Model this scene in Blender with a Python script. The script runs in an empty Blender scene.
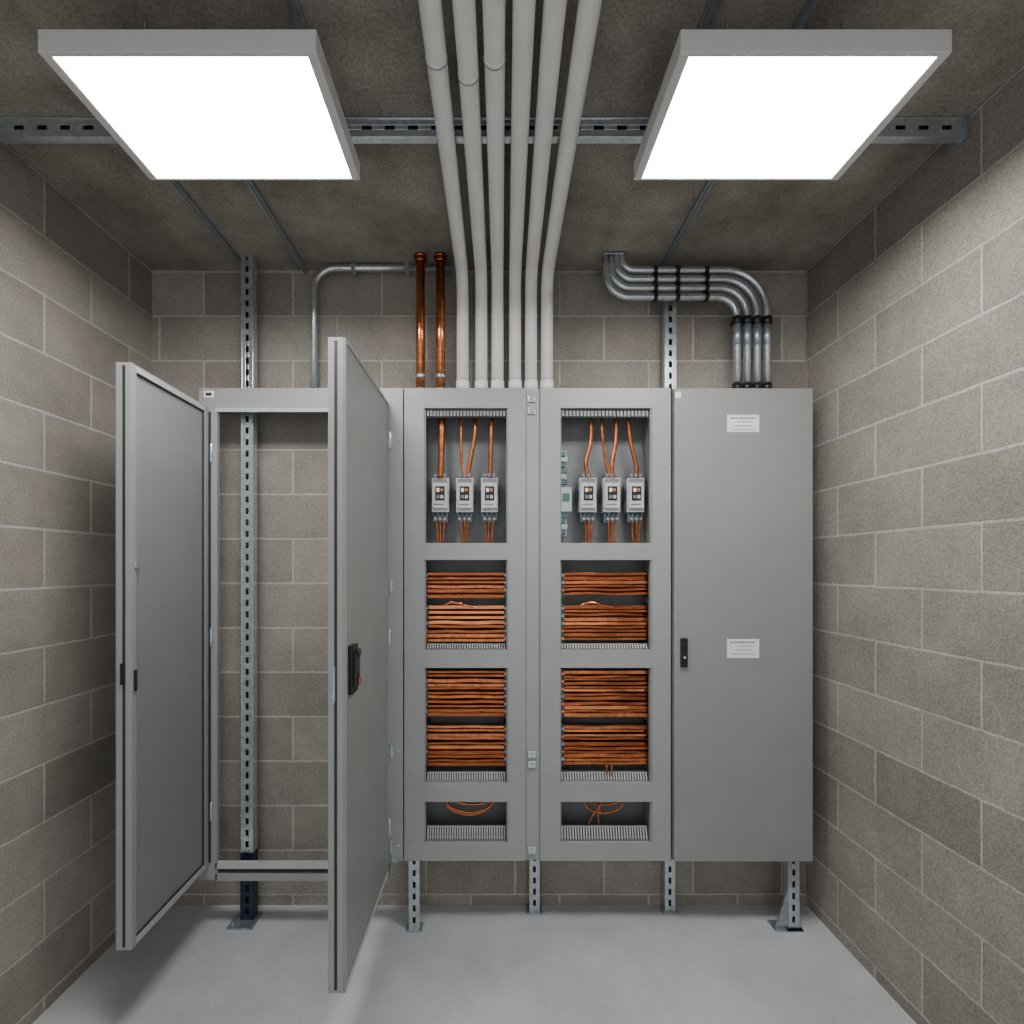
import bpy, bmesh, math, random
from mathutils import Vector, Matrix
random.seed(7)
# ------------------------------------------------------------------ dimensions (metres)
H   = 1.539                      # eye height
YF  = 2.119                      # front plane of the cabinets
YW  = 2.283                      # back wall
XL, XR = -1.553, 1.434           # side walls
ZC  = 2.90                       # ceiling
YB  = -0.9                       # room opening behind the viewer
# image pixel coordinates -> metres (for a plane at depth y)
def EX(u, y=YF): return (u-492.0)*y/500.0
def EZ(v, y=YF): return H-(v-568.0)*y/500.0

# ------------------------------------------------------------------ materials
def new_mat(name):
    m = bpy.data.materials.new(name); m.use_nodes = True
    nt = m.node_tree; nt.nodes.clear()
    out = nt.nodes.new('ShaderNodeOutputMaterial')
    p = nt.nodes.new('ShaderNodeBsdfPrincipled')
    nt.links.new(p.outputs[0], out.inputs[0])
    return m, nt, p
def N(nt, t, **kw):
    n = nt.nodes.new(t)
    for k, v in kw.items():
        if k in n.inputs.keys(): n.inputs[k].default_value = v
        else: setattr(n, k, v)
    return n
def paint(name, col, rough=.45, metal=0., var=.06, scale=12., bump=0.0, bscale=300., stretch=None):
    m, nt, p = new_mat(name)
    tc = N(nt, 'ShaderNodeTexCoord')
    no = N(nt, 'ShaderNodeTexNoise'); no.inputs['Scale'].default_value = scale; no.inputs['Detail'].default_value = 5
    vec = tc.outputs['Object']
    if stretch:
        mp = N(nt, 'ShaderNodeMapping'); mp.inputs['Scale'].default_value = stretch
        nt.links.new(vec, mp.inputs['Vector']); vec = mp.outputs[0]
    nt.links.new(vec, no.inputs['Vector'])
    r = N(nt, 'ShaderNodeValToRGB')
    r.color_ramp.elements[0].position = .3; r.color_ramp.elements[1].position = .7
    r.color_ramp.elements[0].color = (*[c*(1-var) for c in col], 1)
    r.color_ramp.elements[1].color = (*[min(1, c*(1+var)) for c in col], 1)
    nt.links.new(no.outputs['Fac'], r.inputs['Fac'])
    nt.links.new(r.outputs['Color'], p.inputs['Base Color'])
    p.inputs['Roughness'].default_value = rough; p.inputs['Metallic'].default_value = metal
    if bump > 0:
        n2 = N(nt, 'ShaderNodeTexNoise'); n2.inputs['Scale'].default_value = bscale
        nt.links.new(vec, n2.inputs['Vector'])
        b = N(nt, 'ShaderNodeBump'); b.inputs['Strength'].default_value = bump; b.inputs['Distance'].default_value = .002
        nt.links.new(n2.outputs['Fac'], b.inputs['Height']); nt.links.new(b.outputs[0], p.inputs['Normal'])
    return m
def mix(nt, fac, a, b, mode='MIX'):
    n = nt.nodes.new('ShaderNodeMix'); n.data_type = 'RGBA'; n.blend_type = mode
    for i, v in ((0, fac), (6, a), (7, b)):
        if isinstance(v, bpy.types.NodeSocket): nt.links.new(v, n.inputs[i])
        elif i == 0: n.inputs[0].default_value = v
        else: n.inputs[i].default_value = (*v, 1)
    return n.outputs[2]
def ramp(nt, sock, p0, p1, c0, c1):
    r = N(nt, 'ShaderNodeValToRGB')
    r.color_ramp.elements[0].position = p0; r.color_ramp.elements[1].position = p1
    r.color_ramp.elements[0].color = (*c0, 1); r.color_ramp.elements[1].color = (*c1, 1)
    nt.links.new(sock, r.inputs['Fac']); return r.outputs['Color']
def block_mat(name, axis, phase_u):
    m, nt, p = new_mat(name)
    tc = N(nt, 'ShaderNodeTexCoord'); sp = N(nt, 'ShaderNodeSeparateXYZ'); cb = N(nt, 'ShaderNodeCombineXYZ')
    nt.links.new(tc.outputs['Object'], sp.inputs[0])
    au = N(nt, 'ShaderNodeMath', operation='ADD'); au.inputs[1].default_value = phase_u
    av = N(nt, 'ShaderNodeMath', operation='ADD'); av.inputs[1].default_value = -.049+.203*4
    nt.links.new(sp.outputs[axis], au.inputs[0]); nt.links.new(sp.outputs[2], av.inputs[0])
    nt.links.new(au.outputs[0], cb.inputs[0]); nt.links.new(av.outputs[0], cb.inputs[1])
    nw = N(nt, 'ShaderNodeTexNoise'); nw.inputs['Scale'].default_value = 25
    nt.links.new(tc.outputs['Object'], nw.inputs['Vector'])
    sub = N(nt, 'ShaderNodeVectorMath', operation='SUBTRACT'); sub.inputs[1].default_value = (.5, .5, .5)
    nt.links.new(nw.outputs['Color'], sub.inputs[0])
    sc = N(nt, 'ShaderNodeVectorMath', operation='SCALE'); sc.inputs['Scale'].default_value = .005
    nt.links.new(sub.outputs[0], sc.inputs[0])
    ad = N(nt, 'ShaderNodeVectorMath', operation='ADD')
    nt.links.new(cb.outputs[0], ad.inputs[0]); nt.links.new(sc.outputs[0], ad.inputs[1])
    br = N(nt, 'ShaderNodeTexBrick'); br.offset = .5
    for k, v in (('Scale', 1), ('Mortar Size', .0052), ('Mortar Smooth', .2), ('Bias', 0), ('Brick Width', .406), ('Row Height', .203)):
        br.inputs[k].default_value = v
    br.inputs['Color1'].default_value = BLK1; br.inputs['Color2'].default_value = BLK2; br.inputs['Mortar'].default_value = MORT
    nt.links.new(ad.outputs[0], br.inputs['Vector'])
    fine = N(nt, 'ShaderNodeTexNoise'); fine.inputs['Scale'].default_value = 190; fine.inputs['Detail'].default_value = 4
    big = N(nt, 'ShaderNodeTexNoise'); big.inputs['Scale'].default_value = 4; big.inputs['Detail'].default_value = 9; big.inputs['Roughness'].default_value = .68
    vor = N(nt, 'ShaderNodeTexVoronoi'); vor.inputs['Scale'].default_value = 115
    for n in (fine, big, vor): nt.links.new(tc.outputs['Object'], n.inputs['Vector'])
    c = mix(nt, 1., br.outputs['Color'], ramp(nt, fine.outputs['Fac'], .3, .7, (.72, .72, .72), (1.26, 1.26, 1.26)), 'MULTIPLY')
    c = mix(nt, 1., c, ramp(nt, big.outputs['Fac'], .3, .7, (.80, .80, .805), (1.15, 1.145, 1.13)), 'MULTIPLY')
    c = mix(nt, 1., c, ramp(nt, vor.outputs['Distance'], .05, .23, (.62, .62, .62), (1, 1, 1)), 'MULTIPLY')
    nt.links.new(c, p.inputs['Base Color'])
    p.inputs['Roughness'].default_value = .92; p.inputs['Specular IOR Level'].default_value = .2
    hm = N(nt, 'ShaderNodeMath', operation='MULTIPLY_ADD'); hm.inputs[1].default_value = -1.; 
    fm = N(nt, 'ShaderNodeMath', operation='MULTIPLY'); fm.inputs[1].default_value = .35
    nt.links.new(fine.outputs['Fac'], fm.inputs[0])
    nt.links.new(br.outputs['Fac'], hm.inputs[0]); nt.links.new(fm.outputs[0], hm.inputs[2])
    b = N(nt, 'ShaderNodeBump'); b.inputs['Strength'].default_value = 1.; b.inputs['Distance'].default_value = .007
    nt.links.new(hm.outputs[0], b.inputs['Height']); nt.links.new(b.outputs[0], p.inputs['Normal'])
    return m
BLK1 = (.262, .239, .213, 1); BLK2 = (.350, .322, .291, 1); MORT = (.48, .455, .42, 1)
def concrete(name, c0, c1, sc, rough, speck=.8, bump=.25):
    m, nt, p = new_mat(name)
    tc = N(nt, 'ShaderNodeTexCoord')
    a = N(nt, 'ShaderNodeTexNoise'); a.inputs['Scale'].default_value = sc; a.inputs['Detail'].default_value = 10; a.inputs['Roughness'].default_value = .65
    f = N(nt, 'ShaderNodeTexNoise'); f.inputs['Scale'].default_value = 110; f.inputs['Detail'].default_value = 5
    for n in (a, f): nt.links.new(tc.outputs['Object'], n.inputs['Vector'])
    c = ramp(nt, a.outputs['Fac'], .32, .68, c0, c1)
    c = mix(nt, 1., c, ramp(nt, f.outputs['Fac'], .35, .6, (speck,)*3, (1.05,)*3), 'MULTIPLY')
    nt.links.new(c, p.inputs['Base Color']); p.inputs['Roughness'].default_value = rough
    p.inputs['Specular IOR Level'].default_value = .4
    b = N(nt, 'ShaderNodeBump'); b.inputs['Strength'].default_value = bump; b.inputs['Distance'].default_value = .003
    nt.links.new(f.outputs['Fac'], b.inputs['Height']); nt.links.new(b.outputs[0], p.inputs['Normal'])
    return m

M_back = block_mat('block_back', 0, .909+.406*6)
M_left = block_mat('block_left', 1, .406*8-.11)
M_right = block_mat('block_right', 1, .406*8+.16)
M_ceil = concrete('concrete_ceiling', (.20, .18, .155), (.38, .35, .31), 5, .9, .74)
M_floor = concrete('concrete_floor', (.46, .478, .49), (.63, .648, .655), 2.2, .36, .94, .08)
M_cab = paint('painted_steel', (.275, .293, .283), .38, 0, .03, 5, .12)
M_frame = paint('painted_frame', (.33, .347, .342), .38, 0, .03, 6, .1)
M_inner = paint('painted_inner', (.50, .52, .52), .4, 0, .03, 6, .1)
M_plate = paint('mounting_plate', (.20, .213, .217), .5, .1, .1, 8)
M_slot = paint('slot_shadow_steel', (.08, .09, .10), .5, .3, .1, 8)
M_dark = paint('dark_gasket', (.03, .03, .032), .6)
M_black = paint('black_plastic', (.012, .012, .013), .35)
M_galv = paint('galvanised_steel', (.60, .65, .69), .26, .8, .15, 60)
M_galvd = paint('galvanised_dark', (.36, .42, .47), .35, .7, .25, 50)
M_blue = paint('blued_steel', (.04, .055, .10), .4, .6, .2, 30)
M_cond = paint('conduit_white', (.80, .80, .78), .35, 0, .04, 9)
ST = (.25, 1, 3)
M_cop = paint('copper', (.70, .25, .10), .2, .97, .35, 45, .15, 90, ST)
M_cop2 = paint('copper_dark', (.36, .105, .038), .26, .93, .45, 60, .2, 90, ST)
M_cop3 = paint('copper_gap_shade', (.10, .03, .013), .4, .7, .4, 50)  # rear busbars: shade in the gaps put into a near-black copper colour
M_copw = paint('copper_wire', (.55, .18, .07), .28, .85, .35, 50)
M_lamp = paint('lamp_frame', (.64, .64, .63), .5, 0, .02)
M_brk = paint('breaker_grey', (.52, .55, .56), .45, 0, .08, 30)
M_brk2 = paint('breaker_teal', (.09, .14, .15), .5, 0, .3, 60)
M_white = paint('label_white', (.85, .85, .85), .6, 0, .02)
M_ink = paint('label_ink', (.2, .2, .21), .6)
M_or = paint('signal_orange', (.5, .2, .08), .5)
M_green = paint('terminal_green', (.08, .2, .17), .5)
m, nt, p = new_mat('led_diffuser')
p.inputs['Base Color'].default_value = (.9, .9, .9, 1)
p.inputs['Emission Color'].default_value = (1, .992, .97, 1); p.inputs['Emission Strength'].default_value = 35
M_led = m

# ------------------------------------------------------------------ mesh builder
class Bd:
    def __init__(s): s.bm = bmesh.new(); s.mats = []
    def mi(s, m):
        if m not in s.mats: s.mats.append(m)
        return s.mats.index(m)
    def hexa(s, pts, mat):
        v = [s.bm.verts.new(q) for q in pts]; i = s.mi(mat)
        for f in ((0,3,2,1),(4,5,6,7),(0,1,5,4),(1,2,6,5),(2,3,7,6),(3,0,4,7)):
            s.bm.faces.new([v[k] for k in f]).material_index = i
    def box(s, x0, x1, y0, y1, z0, z1, mat):
        x0, x1 = sorted((x0, x1)); y0, y1 = sorted((y0, y1)); z0, z1 = sorted((z0, z1))
        s.hexa([(x0,y0,z0),(x1,y0,z0),(x1,y1,z0),(x0,y1,z0),(x0,y0,z1),(x1,y0,z1),(x1,y1,z1),(x0,y1,z1)], mat)
    def obox(s, o, A, S, F, a0, a1, s0, s1, f0, f1, mat):
        def P(a, b, c): return o+A*a+S*b+F*c
        s.hexa([P(a0,s0,f0),P(a1,s0,f0),P(a1,s1,f0),P(a0,s1,f0),P(a0,s0,f1),P(a1,s0,f1),P(a1,s1,f1),P(a0,s1,f1)], mat)
    def bar(s, pts, w, h, mat):
        i = s.mi(mat); rings = []
        for x, y, z in pts:
            rings.append([s.bm.verts.new(q) for q in ((x,y-w/2,z-h/2),(x,y+w/2,z-h/2),(x,y+w/2,z+h/2),(x,y-w/2,z+h/2))])
        for a, b in zip(rings, rings[1:]):
            for j in range(4): s.bm.faces.new((a[j], a[(j+1)%4], b[(j+1)%4], b[j])).material_index = i
        s.bm.faces.new(rings[0][::-1]).material_index = i; s.bm.faces.new(rings[-1]).material_index = i
    def tube(s, pts, r, mat, seg=14):
        pts = [Vector(q) for q in pts]; i = s.mi(mat); rings = []
        t = (pts[1]-pts[0]).normalized()
        u = t.orthogonal().normalized()
        for k, q in enumerate(pts):
            if k == 0: tt = pts[1]-pts[0]
            elif k == len(pts)-1: tt = pts[-1]-pts[-2]
            else: tt = (pts[k+1]-q).normalized()+(q-pts[k-1]).normalized()
            tt.normalize(); u = (u-tt*u.dot(tt)).normalized(); w = tt.cross(u)
            rings.append([s.bm.verts.new(q+(u*math.cos(a)+w*math.sin(a))*r) for a in [2*math.pi*j/seg for j in range(seg)]])
        for a, b in zip(rings, rings[1:]):
            for j in range(seg):
                f = s.bm.faces.new((a[j], a[(j+1)%seg], b[(j+1)%seg], b[j])); f.material_index = i; f.smooth = True
        s.bm.faces.new(rings[0][::-1]).material_index = i; s.bm.faces.new(rings[-1]).material_index = i
    def strut(s, p0, p1, F, w=.041, d=.03, mat=None, pitch=.05, slot=.026, q=.13):
        mat = mat or M_galv
        p0 = Vector(p0); p1 = Vector(p1); A = p1-p0; L = A.length; A.normalize(); F = Vector(F); S = A.cross(F)
        t = .003; sw = w*q
        s.obox(p0, A, S, F, 0, L, -w/2, -sw, -t, 0, mat); s.obox(p0, A, S, F, 0, L, sw, w/2, -t, 0, mat)
        s.obox(p0, A, S, F, 0, L, -w/2, -w/2+t, -d, -t, mat); s.obox(p0, A, S, F, 0, L, w/2-t, w/2, -d, -t, mat)
        s.obox(p0, A, S, F, 0, L, -w/2, -w/2+.006, 0, .003, mat); s.obox(p0, A, S, F, 0, L, w/2-.006, w/2, 0, .003, mat)
        x = 0.
        while x < L:
            s.obox(p0, A, S, F, x, min(L, x+pitch-slot), -sw, sw, -t, 0, mat); x += pitch
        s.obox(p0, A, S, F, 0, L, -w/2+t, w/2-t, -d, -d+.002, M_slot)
    def obj(s, name, parent=None, bevel=.0015):
        bmesh.ops.recalc_face_normals(s.bm, faces=s.bm.faces)
        me = bpy.data.meshes.new(name); s.bm.to_mesh(me); s.bm.free()
        for m in s.mats: me.materials.append(m)
        o = bpy.data.objects.new(name, me); bpy.context.scene.collection.objects.link(o)
        if bevel:
            b = o.modifiers.new('bevel', 'BEVEL'); b.width = bevel; b.segments = 2; b.limit_method = 'ANGLE'; b.angle_limit = math.radians(50)
        if parent: o.parent = parent
        return o
def empty(name, loc=(0, 0, 0)):
    o = bpy.data.objects.new(name, None); o.empty_display_size = .1
    bpy.context.scene.collection.objects.link(o); return o
def fillet(pts, r, n=10):
    pts = [Vector(q) for q in pts]; out = [pts[0]]
    for a, b, c in zip(pts, pts[1:], pts[2:]):
        u = (a-b).normalized(); w = (c-b).normalized(); ang = u.angle(w); d = r/math.tan(ang/2)
        ce = b+(u+w).normalized()*(r/math.sin(ang/2))
        s0 = b+u*d-ce; s1 = b+w*d-ce; th = s0.angle(s1)
        for k in range(n+1):
            t = k/n; out.append(ce+(s0*math.sin((1-t)*th)+s1*math.sin(t*th))/math.sin(th))
    out.append(pts[-1]); return out
def smooth_path(pts, n=6):
    P = [Vector(q) for q in pts]; P = [P[0]*2-P[1]]+P+[P[-1]*2-P[-2]]; out = []
    for i in range(1, len(P)-2):
        for k in range(n):
            t = k/n; a, b, c, d = P[i-1:i+3]
            out.append(.5*((2*b)+(c-a)*t+(2*a-5*b+4*c-d)*t*t+(3*b-a-3*c+d)*t**3))
    out.append(P[-2]); return out

# ------------------------------------------------------------------ room
def slab(name, *a):
    b = Bd(); b.box(*a); return b.obj(name, bevel=0)
slab('floor', XL-.15, XR+.15, YB, YW+.15, -.12, 0, M_floor)
slab('ceiling', XL-.15, XR+.15, YB, YW+.15, ZC, ZC+.15, M_ceil)
slab('wall_back', XL, XR, YW, YW+.15, 0, ZC, M_back)
slab('wall_left', XL-.15, XL, YB, YW+.15, 0, ZC, M_left)
slab('wall_right', XR, XR+.15, YB, YW+.15, 0, ZC, M_right)

# ------------------------------------------------------------------ cabinet (open double door)
TOP, BOT = EZ(388), EZ(861)
A = empty('open_electrical_enclosure')
b = Bd(); yb = YW-.012
x0, x1 = EX(199), EX(403)
b.box(x0, x1, YF, YF+.02, EZ(408), TOP, M_frame)                 # top rail
b.box(x0, x1, YF+.02, yb, TOP-.012, TOP, M_cab)
b.box(x0, x1, yb-.02, yb, EZ(402), TOP-.012, M_cab)
b.box(EX(215), EX(388), YF-.002, YF+.004, EZ(412), EZ(408), M_inner)
b.box(x0, EX(217), YF, YF+.02, EZ(880), EZ(408), M_frame)
b.box(EX(209), EX(211), YF-.004, YF, EZ(862), EZ(412), M_dark)
b.box(EX(388), x1, YF, YF+.02, BOT, EZ(408), M_frame)
b.box(EX(388), EX(388)+.02, YF+.02, yb, BOT, TOP-.012, M_cab)
b.box(EX(388)+.02, x1, yb-.01, yb, BOT, TOP-.012, M_cab)
b.box(x1-.003, x1, YF+.02, yb, BOT, TOP-.012, M_cab)
b.box(EX(215), EX(388), YF, YF+.02, EZ(869), EZ(863), M_inner)    # bottom rails
b.box(EX(215), EX(388), YF+.012, YF+.04, EZ(873), EZ(869), M_dark)
b.box(EX(215), EX(388), YF, YF+.04, EZ(881), EZ(874), M_frame)
b.box(EX(204), EX(214), YF-.003, YF, EZ(398), EZ(391), M_white)
b.box(EX(206), EX(212), YF-.004, YF-.003, EZ(396), EZ(393), M_blue)
for v in (440, 585, 750, 845):
    b.box(EX(390), EX(393), YF-.008, YF, EZ(v+8), EZ(v-6), M_galv)
    b.tube([(EX(399), YF-.006, EZ(v)), (EX(399), YF+.002, EZ(v))], .006, M_galv)
for u, v in ((380, 396), (395, 857)): b.box(EX(u-3), EX(u+3), YF-.004, YF, EZ(v+5), EZ(v-3), M_galvd)
b.obj('frame', A)
# doors : pan with folded rim
def door(name, xh, xf, yn, thick, z0, z1, out_sign, parent):
    """panel standing open; hinge line (xh,YF), free edge (xf,yn). out_sign: +1 outer face looks +X"""
    hinge = Vector((xh, YF-.006, 0)); free = Vector((xf, yn, 0)); Av = free-hinge; L = Av.length; Av.normalize()
    Z = Vector((0, 0, 1)); S = Vector((out_sign*abs(Av.y), -out_sign*Av.x*(1 if Av.y > 0 else -1), 0)).normalized()
    b = Bd(); B0 = lambda *a: b.obox(hinge, Av, Z, S, *a)
    B0(0, L, z0, z1, thick-.004, thick, M_cab)                       # outer skin
    rim = .024
    B0(0, .004, z0, z1, 0, thick-.004, M_frame); B0(L-.004, L, z0, z1, 0, thick-.004, M_frame)
    B0(.004, L-.004, z0, z0+.004, 0, thick-.004, M_frame); B0(.004, L-.004, z1-.004, z1, 0, thick-.004, M_frame)
    B0(.004, rim, z0+.004, z1-.004, 0, .004, M_frame); B0(L-rim, L-.004, z0+.004, z1-.004, 0, .004, M_frame)
    B0(rim, L-rim, z0+.004, z0+rim, 0, .004, M_inner); B0(rim, L-rim, z1-rim, z1-.004, 0, .004, M_inner)
    # gasket + inner skin
    B0(rim, L-rim, z0+rim, z1-rim, .010, .014, M_cab)
    g = .004
    B0(rim, rim+g, z0+rim, z1-rim, .003, .010, M_dark); B0(L-rim-g, L-rim, z0+rim, z1-rim, .003, .010, M_dark)
    B0(rim+g, L-rim-g, z0+rim, z0+rim+g, .003, .010, M_dark); B0(rim+g, L-rim-g, z1-rim-g, z1-rim, .003, .010, M_dark)
    B0(L, L+.0015, z0+.01, z1-.01, thick*.38, thick*.56, M_dark)       # seam along the free edge
    o = b.obj(name, parent); return hinge, Av, Z, S, L
dz0, dz1 = EZ(866), EZ(408)+.002
hh, Av, Z, S, L = door('door_leaf_1', EX(209), -1.191, 1.652, .052, dz0, dz1, -1, A)
b = Bd()
b.obox(hh, Av, Z, S, L-.02, L-.010, H-.41, H-.34, -.006, 0, M_black)
b.obox(hh, Av, Z, S, L, L+.006, H-.345-.04, H-.345+.03, .02, .034, M_black)
b.obox(hh, Av, Z, S, L-.035, L-.012, H+.0, H+.03, -.004, 0, M_galv)
for f in (.12, .5, .9):
    z = dz0+(dz1-dz0)*f
    b.tube([hh+Z*(z-.04)-S*.012+Av*-.002, hh+Z*(z+.04)-S*.012+Av*-.002], .006, M_galv)
b.obj('latch_and_hinges_1', A, 0.001)
hh, Av, Z, S, L = door('door_leaf_2', EX(387)-.045, -.497, 1.515, .05, EZ(872), EZ(403), 1, A)
b = Bd()
T = .05
z = EZ(668, 1.59)
b.obox(hh, Av, Z, S, L-.10, L-.035, z-.075, z+.075, T, T+.014, M_black)
b.obox(hh, Av, Z, S, L-.085, L-.048, z-.055, z+.055, T+.014, T+.024, M_black)
b.tube([hh+Av*(L-.068)+Z*(z+.05)+S*(T+.02), hh+Av*(L-.068)+Z*(z+.05)+S*(T+.030)], .014, M_black)
b.obox(hh, Av, Z, S, L-.088, L-.07, z-.05, z-.03, T+.024, T+.027, M_cop)
b.obox(hh, Av, Z, S, L, L+.004, z-.09, z+.02, .012, .022, M_galvd)
q0, q1 = EZ(872), EZ(403); e = .012
b.obox(hh, Av, Z, S, 0, e, q0, q1, T, T+.004, M_frame); b.obox(hh, Av, Z, S, L-e, L, q0, q1, T, T+.004, M_frame)
b.obox(hh, Av, Z, S, e, L-e, q0, q0+e, T, T+.004, M_inner); b.obox(hh, Av, Z, S, e, L-e, q1-e, q1, T, T+.004, M_frame)
for f in (.1, .5, .92):
    zz = q0+(q1-q0)*f
    b.tube([hh+Z*(zz-.035)+S*(T+.008)+Av*.004, hh+Z*(zz+.035)+S*(T+.008)+Av*.004], .007, M_galv)
b.obj('handle_and_hinges_2', A, .002)

# ------------------------------------------------------------------ distribution cabinets with copper
def foot_leg(b, x, y, z1, plate=True):
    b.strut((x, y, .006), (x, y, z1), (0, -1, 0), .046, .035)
    b.box(x-.035, x+.035, y-.012, y+.045, 0, .006, M_galvd)
def comb(b, xa, xb, y0, y1, z0, z1, mat, n=26):
    p = (xb-xa)/n
    for i in range(n): b.box(xa+i*p+p*.15, xa+i*p+p*.8, y0, y1, z0, z1, mat)
def breaker(name, u, v0, v1, parent, w=17):
    b = Bd(); y1 = YF+.115; y0 = YF+.05
    yy = y0
    X = lambda q: EX(q, yy); Zz = lambda q: EZ(q, yy)
    h = v1-v0
    b.box(X(u-w/2), X(u+w/2), y0+.012, y1, Zz(v0+h*.78), Zz(v0+h*.05), M_brk)
    b.box(X(u-w/2+1.2), X(u+w/2-1.2), y0, y0+.012, Zz(v0+h*.70), Zz(v0+h*.16), M_brk)
    b.box(X(u-w/2+1.5), X(u+w/2-1.5), y0+.006, y0+.012, Zz(v0+h*.15), Zz(v0+h*.07), M_ink)   # terminal cover
    b.box(X(u-w/3.6), X(u+w/3.6), y0-.003, y0, Zz(v0+h*.54), Zz(v0+h*.24), M_black)
    b.box(X(u-w/5), X(u-.5), y0-.006, y0-.003, Zz(v0+h*.36), Zz(v0+h*.28), M_white)
    b.box(X(u+.5), X(u+w/5.5), y0-.006, y0-.003, Zz(v0+h*.35), Zz(v0+h*.29), M_or)
    b.box(X(u-w/5), X(u-.5), y0-.006, y0-.003, Zz(v0+h*.50), Zz(v0+h*.43), M_plate)
    b.box(X(u+.5), X(u+w/5), y0-.006, y0-.003, Zz(v0+h*.50), Zz(v0+h*.43), M_brk)
    b.box(X(u-w/3), X(u+w/4), y0-.001, y0, Zz(v0+h*.64), Zz(v0+h*.61), M_ink)
    b.box(X(u-w/2+1), X(u+w/2-1), y0+.02, y1, Zz(v1), Zz(v0), M_brk2)
    for k in (-1, 0, 1):
        b.tube([(X(u+k*4.6), y0+.004, Zz(v0+h*.93)), (X(u+k*4.6), y0+.03, Zz(v0+h*.93))], .0055, M_galvd, 10)
        b.tube([(X(u+k*4.6), y0+.006, Zz(v0+h*.82)), (X(u+k*4.6), y0+.03, Zz(v0+h*.82))], .006, M_black, 10)
        b.box(X(u+k*4.6-1.6), X(u+k*4.6+1.6), y0+.008, y0+.03, Zz(v0+h*.03), Zz(v0-h*.04), M_ink)
    b.box(X(u-w/2-2), X(u-w/2), y0+.03, y1, Zz(v0+h*.55), Zz(v0+h*.3), M_black)
    b.box(X(u+w/2), X(u+w/2+2), y0+.03, y1, Zz(v0+h*.55), Zz(v0+h*.3), M_black)
    return b.obj(name, parent, .001)
def busbars(b, u0, u1, va, vb, y):
    """stack of thin flat horizontal copper bars"""
    v = va+.5
    while v < vb-2:
        h = random.choice((2.2, 2.8, 3.4)); yy = y+random.choice((0, .003, .008, .014))
        a = u0+random.uniform(0, 1.2); c = u1-random.uniform(0, 1.2)
        ph = random.uniform(0, 6); am = random.choice((0, .15, .35, .5))
        mat = random.choice((M_cop, M_cop2, M_cop2, M_copw, M_cop2))
        pts = [(EX(a+(c-a)*k/8, y), yy+.002*math.sin(ph+k), EZ(v+h/2+am*math.sin(ph+k*1.1), y)) for k in range(9)]
        b.bar(pts, .024, h*y/500, mat)
        v += h+random.choice((.9, 1.4, 2.1))
    v = va+2
    while v < vb-3:
        b.bar([(EX(u0, y), y+.045, EZ(v+1.5, y)), (EX(u1, y), y+.045, EZ(v+1.5, y))], .02, .014, M_cop3); v += 4.6
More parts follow.
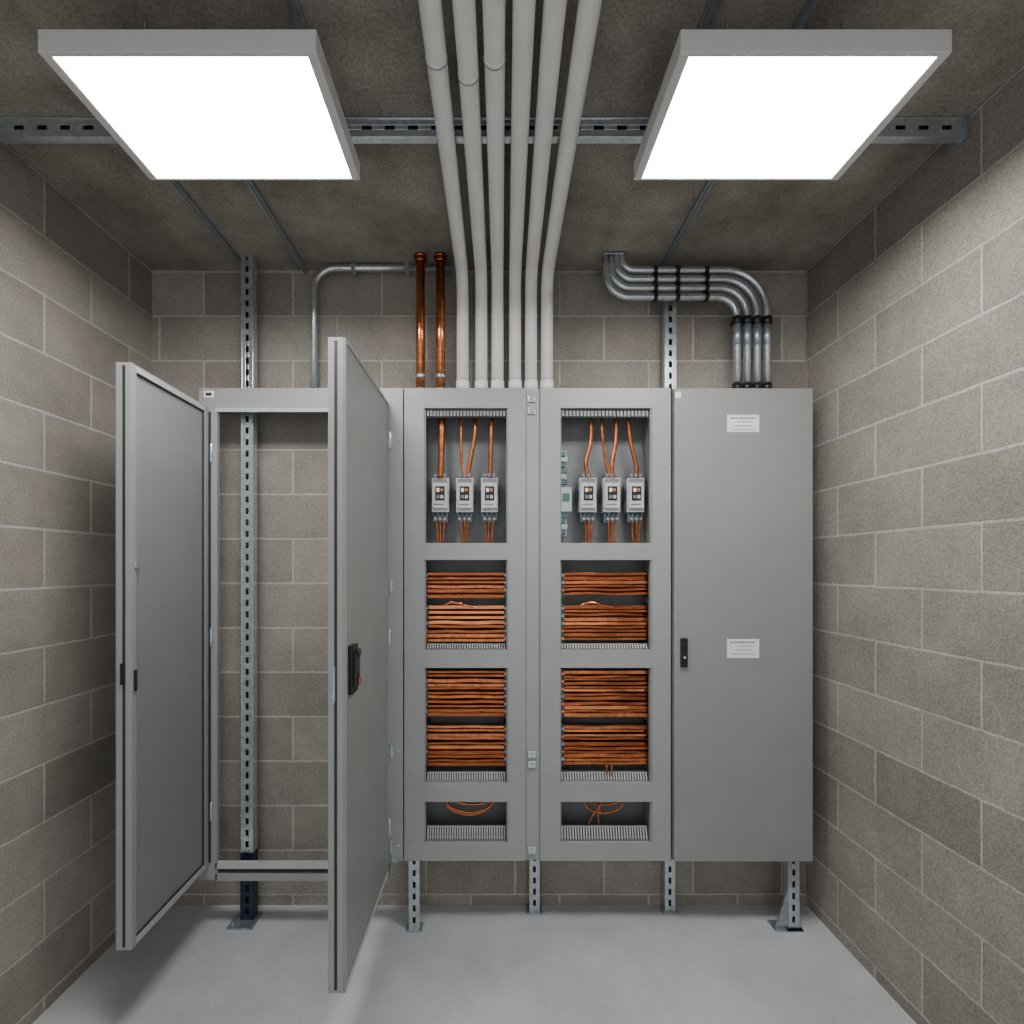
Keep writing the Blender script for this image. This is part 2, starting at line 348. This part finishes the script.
def dist_cabinet(name, L0, L1, R0, R1, brk, top_w, extra):
    C = empty(name); b = Bd(); yb = YW-.012; D = .02
    XA, XB = EX(L0)+.001, EX(R1)-.001
    b.box(XA, EX(L1), YF, YF+D, BOT, TOP, M_frame); b.box(EX(R0), XB, YF, YF+D, BOT, TOP, M_frame)
    for a, c in ((388, 408), (543, 560), (650, 668), (783, 802), (843, 861)):
        b.box(EX(L1), EX(R0), YF, YF+D, EZ(c), EZ(a), M_frame)
        b.box(EX(L1), EX(R0), YF+D, YF+.045, EZ(c), EZ(c)+.006, M_cab)
    b.box(XA, XA+.012, YF+D, yb, BOT, TOP, M_cab); b.box(XB-.012, XB, YF+D, yb, BOT, TOP, M_cab)
    b.box(XA+.012, XB-.012, YF+D, yb, TOP-.004, TOP, M_cab); b.box(XA+.012, XB-.012, YF+D, yb, BOT, BOT+.004, M_cab)
    b.box(XA+.012, XB-.012, yb-.004, yb, BOT+.004, TOP-.004, M_plate)
    b.box(EX(L1)-.012, EX(L1)-.006, YF+D, yb-.004, BOT+.004, TOP-.004, M_cab)
    b.box(EX(R0)+.006, EX(R0)+.012, YF+D, yb-.004, BOT+.004, TOP-.004, M_cab)
    for a, c in ((408, 543), (560, 650), (668, 783), (802, 843)):
        b.box(EX(L1), EX(L1+1.5), YF+.006, YF+.03, EZ(c), EZ(a), M_cab); b.box(EX(R0-1.5), EX(R0), YF+.006, YF+.03, EZ(c), EZ(a), M_cab)
    for v in (546, 653, 786):
        b.box(EX(L1)-.006, EX(R0)+.006, YF+D, yb-.004, EZ(v+3), EZ(v), M_cab)
    comb(b, EX(L1+2), EX(R0-2), YF+.014, YF+.018, EZ(415), EZ(409), M_cab, 24)
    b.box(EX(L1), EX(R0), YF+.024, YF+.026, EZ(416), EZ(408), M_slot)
    # slotted trays: louvred decks
    for va, vb_ in ((645.5, 650), (776, 783), (831, 843)):
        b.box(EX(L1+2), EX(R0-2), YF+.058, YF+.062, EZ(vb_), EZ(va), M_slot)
        n = 32; xa, xb = EX(L1+2), EX(R0-2); pch = (xb-xa)/n
        za, zb = EZ(vb_), EZ(va)
        for i in range(n):
            q0_, q1_ = xa+i*pch+pch*.2, xa+i*pch+pch*.72
            b.hexa([(q0_, YF+.022, za), (q1_, YF+.022, za), (q1_, YF+.038, zb-.004), (q0_, YF+.038, zb-.004),
                    (q0_, YF+.022, za+.004), (q1_, YF+.022, za+.004), (q1_, YF+.038, zb), (q0_, YF+.038, zb)], M_inner)
        b.box(xa, xb, YF+.036, YF+.040, zb-.001, zb+.002, M_inner)
    for v in range(400, 858, 34):
        for u in ((L0+L1)/2-4, (R0+R1)/2+4):
            b.tube([(EX(u), YF-.0015, EZ(v)), (EX(u), YF+.002, EZ(v))], .0028, M_plate, 8)
    for v in (552, 659, 792):
        for u in (L1+6, R0-6): b.tube([(EX(u), YF-.002, EZ(v)), (EX(u), YF+.002, EZ(v))], .0035, M_galvd, 8)
    b.obj('frame', C)
    b = Bd(); yc = YF+.055
    for va, vb_ in ((572, 597), (605, 642), (670, 716), (725, 764)):
        busbars(b, L1+3, R0-3, va, vb_, yc)
        for u in (L1+1, R0-4):
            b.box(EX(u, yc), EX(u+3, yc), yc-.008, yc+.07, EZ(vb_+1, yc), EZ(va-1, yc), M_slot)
            v = va+2
            while v < vb_-1:
                b.box(EX(u+.3, yc), EX(u+2.7, yc), yc-.013, yc-.008, EZ(v+2.4, yc), EZ(v, yc), random.choice((M_galvd, M_brk, M_cop))); v += 7.5
    c = (L1+R0)/2-10
    b.tube(smooth_path([(EX(c-14), YF+.035, EZ(606)), (EX(c-6), YF+.03, EZ(603)), (EX(c+4), YF+.03, EZ(604)), (EX(c+8), YF+.035, EZ(606)), (EX(c+20), YF+.04, EZ(608))]), .005, M_cop, 8)
    b.obj('copper_busbars', C, .0008)
    b = Bd()
    for path, r in top_w:
        b.tube(smooth_path([(EX(u, YF+.07), YF+.07+dy, EZ(v, YF+.07)) for u, v, dy in path]), r, M_copw, 10)
    for u in brk:
        for k in (-4, 0, 4.5):
            b.tube(smooth_path([(EX(u+k, YF+.07), YF+.07, EZ(518, YF+.07)), (EX(u+k*.8+random.uniform(-1, 1), YF+.07), YF+.075, EZ(530, YF+.07)), (EX(u+k*.6, YF+.07), YF+.08, EZ(545, YF+.07))]), .0045, M_copw, 8)
    for pts, r in extra:
        b.tube(smooth_path([(EX(u, YF+.05), YF+.05+dy, EZ(v, YF+.05)) for u, v, dy in pts]), r, M_copw, 8)
    b.obj('copper_cables', C, 0)
    for u in brk: breaker('circuit_breaker', u, 475, 522, C)
    return C
C1 = dist_cabinet('distribution_cabinet', 404, 424, 508, 526, (440, 464.5, 489.5),
  [([(441.5, 400, 0), (441.5, 440, 0), (440.5, 480, 0)], .014),
   ([(461, 400, 0), (461, 440, 0), (462, 462, 0), (465, 480, 0)], .0065), ([(473, 400, 0), (475, 432, 0), (470, 462, 0), (467, 480, 0)], .009),
   ([(492, 400, 0), (491, 440, 0), (490, 480, 0)], .009)],
  [([(444, 795, .0), (449, 806, 0), (468, 812, -.005), (488, 808, 0), (495, 797, 0)], .0055), ([(442, 795, .01), (450, 810, .01), (470, 816, .01), (487, 810, .01), (490, 797, .01)], .005),
   ([(450, 797, .0), (460, 803, 0), (480, 804, 0), (494, 797, 0)], .005)])
C2 = dist_cabinet('distribution_cabinet', 540, 560, 652, 671, (588.5, 612.5, 636.5),
  [([(590, 400, 0), (591, 440, 0), (586, 462, 0), (588, 480, 0)], .009), ([(603, 400, 0), (602, 430, 0), (606, 462, 0), (611, 480, 0)], .007),
   ([(616, 400, 0), (616, 440, 0), (612, 465, 0), (613, 480, 0)], .009), ([(626, 400, 0), (630, 440, 0), (636, 465, 0), (636, 480, 0)], .009)],
  [([(605, 763, -.03), (606, 780, -.01), (602, 800, 0), (598, 815, 0), (601, 832, 0)], .004), ([(610, 763, -.03), (611, 785, -.01), (600, 805, 0), (590, 820, 0), (588, 832, 0)], .004),
   ([(583, 797, 0), (588, 808, 0), (604, 813, 0), (620, 808, 0), (625, 797, 0)], .005), ([(580, 797, .01), (590, 803, .01), (606, 806, .01), (622, 802, .01), (628, 797, .01)], .004)])
b = Bd(); yy = YF+.08
b.box(EX(560.5, yy), EX(567, yy), yy+.01, yy+.05, EZ(536, yy), EZ(450, yy), M_galvd)
for i in range(15):
    v = 452+i*5.6
    b.box(EX(558.5, yy), EX(565+2*(i % 2), yy), yy-.012, yy+.01, EZ(v+4.6, yy), EZ(v, yy), (M_green, M_brk, M_brk2)[i % 3])
b.box(EX(560, yy), EX(571, yy), yy-.02, yy+.01, EZ(512, yy), EZ(488, yy), M_brk)
b.box(EX(562, yy), EX(569, yy), yy-.022, yy-.02, EZ(502, yy), EZ(494, yy), M_green)
b.obj('terminal_strip', C2, .001)
# filler panel between the two
b = Bd()
b.box(EX(526), EX(540), YF+.008, YF+.014, BOT, TOP-.002, M_frame)
b.box(EX(526), EX(540), YF+.014, YW-.012, TOP-.006, TOP-.002, M_cab)
for v in (398, 410, 754, 764, 850):
    b.box(EX(528), EX(536), YF+.0, YF+.008, EZ(v+4), EZ(v-3), M_galv)
    b.tube([(EX(532), YF-.003, EZ(v)), (EX(532), YF+.004, EZ(v))], .004, M_galvd, 8)
b.obj('filler_panel', C1)
for x, y, z1, par in ((EX(414), YF+.004, BOT-.001, C1), (EX(534.5, YW-.05), YW-.05, BOT-.001, C1), (EX(670, YW-.05), YW-.05, BOT-.001, C2)):
    b = Bd(); foot_leg(b, x, y, z1); b.obj('support_leg', par, .0008)

# ------------------------------------------------------------------ closed cabinet
Dn = empty('closed_electrical_cabinet')
b = Bd(); b.box(EX(673), EX(811), YF+.004, YW-.012, BOT, TOP, M_cab)
b.box(EX(673)+.004, EX(811)-.004, YF, YF+.004, BOT+.006, TOP-.006, M_dark); b.obj('body', Dn)
b = Bd(); b.box(EX(673), EX(810.5), YF-.018, YF, EZ(859.5), EZ(389.5), M_cab); b.obj('door_leaf', Dn, .004)
b = Bd(); yy = YF-.018
b.box(EX(680, yy), EX(687, yy), yy-.012, yy, EZ(667, yy), EZ(638, yy), M_black)
b.tube([(EX(683.5, yy), yy-.018, EZ(645, yy)), (EX(683.5, yy), yy-.01, EZ(645, yy))], .009, M_black)
b.tube([(EX(683.5, yy), yy-.02, EZ(657, yy)), (EX(683.5, yy), yy-.01, EZ(657, yy))], .006, M_galv)
b.obj('door_handle', Dn, .003)
b = Bd()
for va, vb_ in ((415, 432), (639, 658)):
    b.box(EX(727, yy), EX(759, yy), yy-.0015, yy, EZ(vb_, yy), EZ(va, yy), M_white)
    for i, (a, c) in enumerate(((730, 756), (737, 751), (735, 752), (731, 754))):
        v = va+2.5+i*4
        if v < vb_-2:
            q = a
            while q < c-1:
                w = min(random.uniform(1.5, 4), c-q)
                b.box(EX(q, yy), EX(q+w, yy), yy-.002, yy-.0015, EZ(v+(1.6 if i == 0 else .8), yy), EZ(v, yy), M_ink); q += w+.8
b.box(EX(675, yy), EX(681, yy), yy-.002, yy, EZ(398, yy), EZ(392, yy), M_white)
b.obj('label_plates', Dn, 0)
b = Bd(); foot_leg(b, EX(795), YF+.008, BOT-.001)
x = EX(795)
b.hexa([(x-.075, YF+.012, .006), (x-.02, YF+.012, .006), (x-.02, YF+.018, .006), (x-.075, YF+.018, .006),
        (x-.026, YF+.012, .16), (x-.02, YF+.012, .16), (x-.02, YF+.018, .16), (x-.026, YF+.018, .16)], M_galvd)
b.box(x-.085, x+.035, YF-.004, YF+.06, 0, .006, M_galvd)
b.obj('support_leg', Dn, .0008)

# ------------------------------------------------------------------ struts
y = 2.175
xs = EX(247, y)
b = Bd()
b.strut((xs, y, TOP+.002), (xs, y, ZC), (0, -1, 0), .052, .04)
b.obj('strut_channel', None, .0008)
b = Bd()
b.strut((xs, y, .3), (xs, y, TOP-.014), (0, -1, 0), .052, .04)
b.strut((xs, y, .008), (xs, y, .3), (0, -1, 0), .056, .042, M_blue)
b.box(xs-.065, xs+.045, y-.05, y+.05, 0, .008, M_galvd)
b.tube([(xs-.045, y-.03, .006), (xs-.045, y-.03, .02)], .008, M_galv)
b.obj('mounting_strut', A, .0008)
y = 2.215
b = Bd(); xs = EX(670.5, y); b.strut((xs, y, TOP+.002), (xs, y, EZ(298, y)), (0, -1, 0), .052, .04)
b.box(xs-.026, xs+.026, y+.04, YW, TOP+.002, TOP+.05, M_galvd); b.box(xs-.026, xs+.026, y+.04, YW, EZ(306, y), EZ(299, y), M_galvd)
b.obj('strut_channel', None, .0008)
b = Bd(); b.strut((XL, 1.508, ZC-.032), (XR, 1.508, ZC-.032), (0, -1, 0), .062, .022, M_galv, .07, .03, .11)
b.box(XR-.012, XR, 1.50, 1.56, ZC-.07, ZC, M_galvd)
b.obj('ceiling_strut_channel', None, .0008)
for xx, ya, yc in ((-1.115, 1.3, YW), (-.85, 1.3, YW), (-.476, .7, 1.3), (.765, .7, YW), (.53, .7, 1.3)):
    b = Bd(); zz = ZC-.0
    if yc > 1.5:
        b.box(xx-.011, xx+.011, 1.54, yc, zz-.016, zz, M_galvd); b.box(xx-.011, xx+.011, ya, 1.50, zz-.016, zz, M_galvd)
    else: b.box(xx-.014, xx+.014, ya, yc, zz-.016, zz, M_galvd)
    b.box(xx-.004, xx+.004, ya if yc < 1.5 else 1.54, yc, zz-.018, zz-.016, M_plate)
    b.obj('ceiling_rail', None, .001)

# ------------------------------------------------------------------ LED panels
def led(x0, x1):
    E = empty('ceiling_light_panel'); y0, y1, z0, z1 = 1.124, 1.497, H+1.16, H+1.212; w = .024
    b = Bd()
    b.box(x0, x1, y0, y0+w*.5, z0, z1, M_lamp); b.box(x0, x1, y1-w*.3, y1, z0, z1, M_lamp)
    b.box(x0, x0+w, y0+w*.5, y1-w*.3, z0, z1, M_lamp); b.box(x1-w, x1, y0+w*.5, y1-w*.3, z0, z1, M_lamp)
    b.box(x0+w, x1-w, y0+w*.5, y1-w*.3, z1-.006, z1-.002, M_lamp)
    for xx in (x0+.16, x1-.16):
        b.tube([(xx, y0+.12, z1-.004), (xx, y0+.12, ZC)], .004, M_galv, 8)
        b.tube([(xx, y1-.12, z1-.004), (xx, y1-.12, ZC)], .004, M_galv, 8)
    b.obj('frame', E, .002)
    b = Bd(); b.box(x0+w, x1-w, y0+w*.5, y1-w*.3, z0+.003, z0+.008, M_led); b.obj('diffuser', E, 0)
led(-1.022, -.395); led(.424, 1.035)

# ------------------------------------------------------------------ white conduits
zp = H+1.262; yc = 2.165
for i, xw in enumerate((-.127, -.046, .024, .100, .169, .238)):
    b = Bd(); r = .026
    xt = (-.141, -.066, .0, .066, .135, .215)[i]
    b.tube(fillet([(xt, -.85, zp), (xt, .9, zp), (xw, yc, zp), (xw, yc, TOP+.001)], .10), r, M_cond, 20)
    b.tube([(xw, yc, TOP+.001), (xw, yc, TOP+.045)], r+.003, M_cond, 20)
    b.tube([(xw, yc, TOP+.045), (xw, yc, TOP+.049)], r+.002, M_galv, 20)
    if i < 3:
        yr = 1.22 if i != 1 else 1.26
        xr = xt+(xw-xt)*(yr-.9)/(yc-.9)
        b.tube([(xr, yr+.012, zp), (xr, yr+.02, zp)], r+.001, M_cond, 20)
        b.tube([(xr, yr+.02, zp), (xr, yr+.0225, zp)], r+.0016, M_galvd, 20)
    xm = xt+(xw-xt)*(1.52-.9)/(yc-.9)
    b.box(xm-.006, xm+.006, 1.512, 1.528, zp+r-.002, ZC-.062, M_galv)
    b.obj('white_conduit_pipe', None, 0)
# ------------------------------------------------------------------ copper pipes
yc = 2.165
for u in (420.5, 440.5):
    xw = EX(u, yc); b = Bd()
    b.tube([(xw, yc, TOP+.001), (xw, yc, ZC-.002)], .0195, M_cop, 18)
    b.tube([(xw, yc, ZC-.022), (xw, yc, ZC)], .028, M_cop2, 18)
    b.box(xw-.034, xw+.034, yc-.034, yc+.034, ZC-.008, ZC, M_plate)
    b.tube([(xw, yc, TOP+.001), (xw, yc, TOP+.012)], .026, M_galv, 18)
    b.tube([(xw, yc, TOP+.055), (xw, yc, TOP+.075)], .0225, M_galv, 18)
    b.tube([(xw, yc, TOP+.56), (xw, yc, TOP+.58)], .0215, M_cop2, 18)
    b.obj('copper_pipe', None, 0)
# ------------------------------------------------------------------ galvanised conduits
yc = 2.235
b = Bd(); xa = EX(314, yc)
b.tube(fillet([(xa, yc, TOP+.001), (xa, yc, EZ(268, yc)), (EX(456, yc), yc, EZ(268, yc))], .10, 14), .015, M_galv, 14)
b.tube([(xa, yc, TOP+.001), (xa, yc, TOP+.035)], .021, M_galvd, 14)
b.box(xa-.035, xa+.035, yc-.03, yc+.03, TOP+.001, TOP+.006, M_galvd)
b.box(EX(452, yc), EX(458, yc), yc-.02, YW, EZ(273, yc), EZ(263, yc), M_galvd)
for u in (352, 405): b.box(EX(u, yc), EX(u+4, yc), yc-.017, YW, EZ(272, yc), EZ(264, yc), M_galv)
b.obj('steel_conduit', None, 0)
yc = 2.165
for i in range(4):
    xs_ = EX(606+i*5.2, yc); zh = EZ(297-i*8.9, yc); xe = EX(737+i*10, yc)
    b = Bd()
    b.tube(fillet([(xs_, yc, ZC), (xs_, yc, zh), (xs_+.25, yc, zh)], (.10, .085, .07, .055)[i], 10)[:-1] +
           fillet([(xs_+.25, yc, zh), (xe, yc, zh), (xe, yc, TOP+.001)], (.09, .12, .15, .18)[i], 14)[1:], .0152, M_galv, 14)
    b.tube([(xe, yc, EZ(325, yc)), (xe, yc, EZ(317, yc))], .0195, M_black, 14)
    b.tube([(xe, yc, EZ(346, yc)), (xe, yc, EZ(325, yc))], .0175, M_galvd, 14)
    b.tube([(xe, yc, TOP+.001), (xe, yc, TOP+.035)], .0195, M_black, 14)
    for u in (653, 675, 704): b.tube([(EX(u, yc), yc, zh), (EX(u+4, yc), yc, zh)], .0185, M_black, 14)
    b.tube([(xs_, yc, ZC-.012), (xs_, yc, ZC)], .019, M_galvd, 14)
    if i == 0:
        for u in (653, 675, 704): b.box(EX(u, yc), EX(u+4, yc), yc+.017, yc+.024, zh-.01, EZ(266, yc), M_black)
        b.box(EX(733, yc), EX(771, yc), yc+.018, yc+.024, EZ(324, yc), EZ(319, yc), M_black)
    b.obj('bent_steel_conduit', None, 0)

# ------------------------------------------------------------------ world, camera
w = bpy.data.worlds.new('ambient'); bpy.context.scene.world = w; w.use_nodes = True
w.node_tree.nodes['Background'].inputs[0].default_value = (.97, .98, 1, 1); w.node_tree.nodes['Background'].inputs[1].default_value = 1.05
cam = bpy.data.cameras.new('camera'); co = bpy.data.objects.new('camera', cam); bpy.context.scene.collection.objects.link(co)
co.location = (0, 0, H); co.rotation_euler = (math.pi/2, 0, 0)
cam.sensor_width = 36; cam.lens = 36*500/1024; cam.shift_x = 20/1024; cam.shift_y = 56/1024; cam.clip_start = .02
bpy.context.scene.camera = co
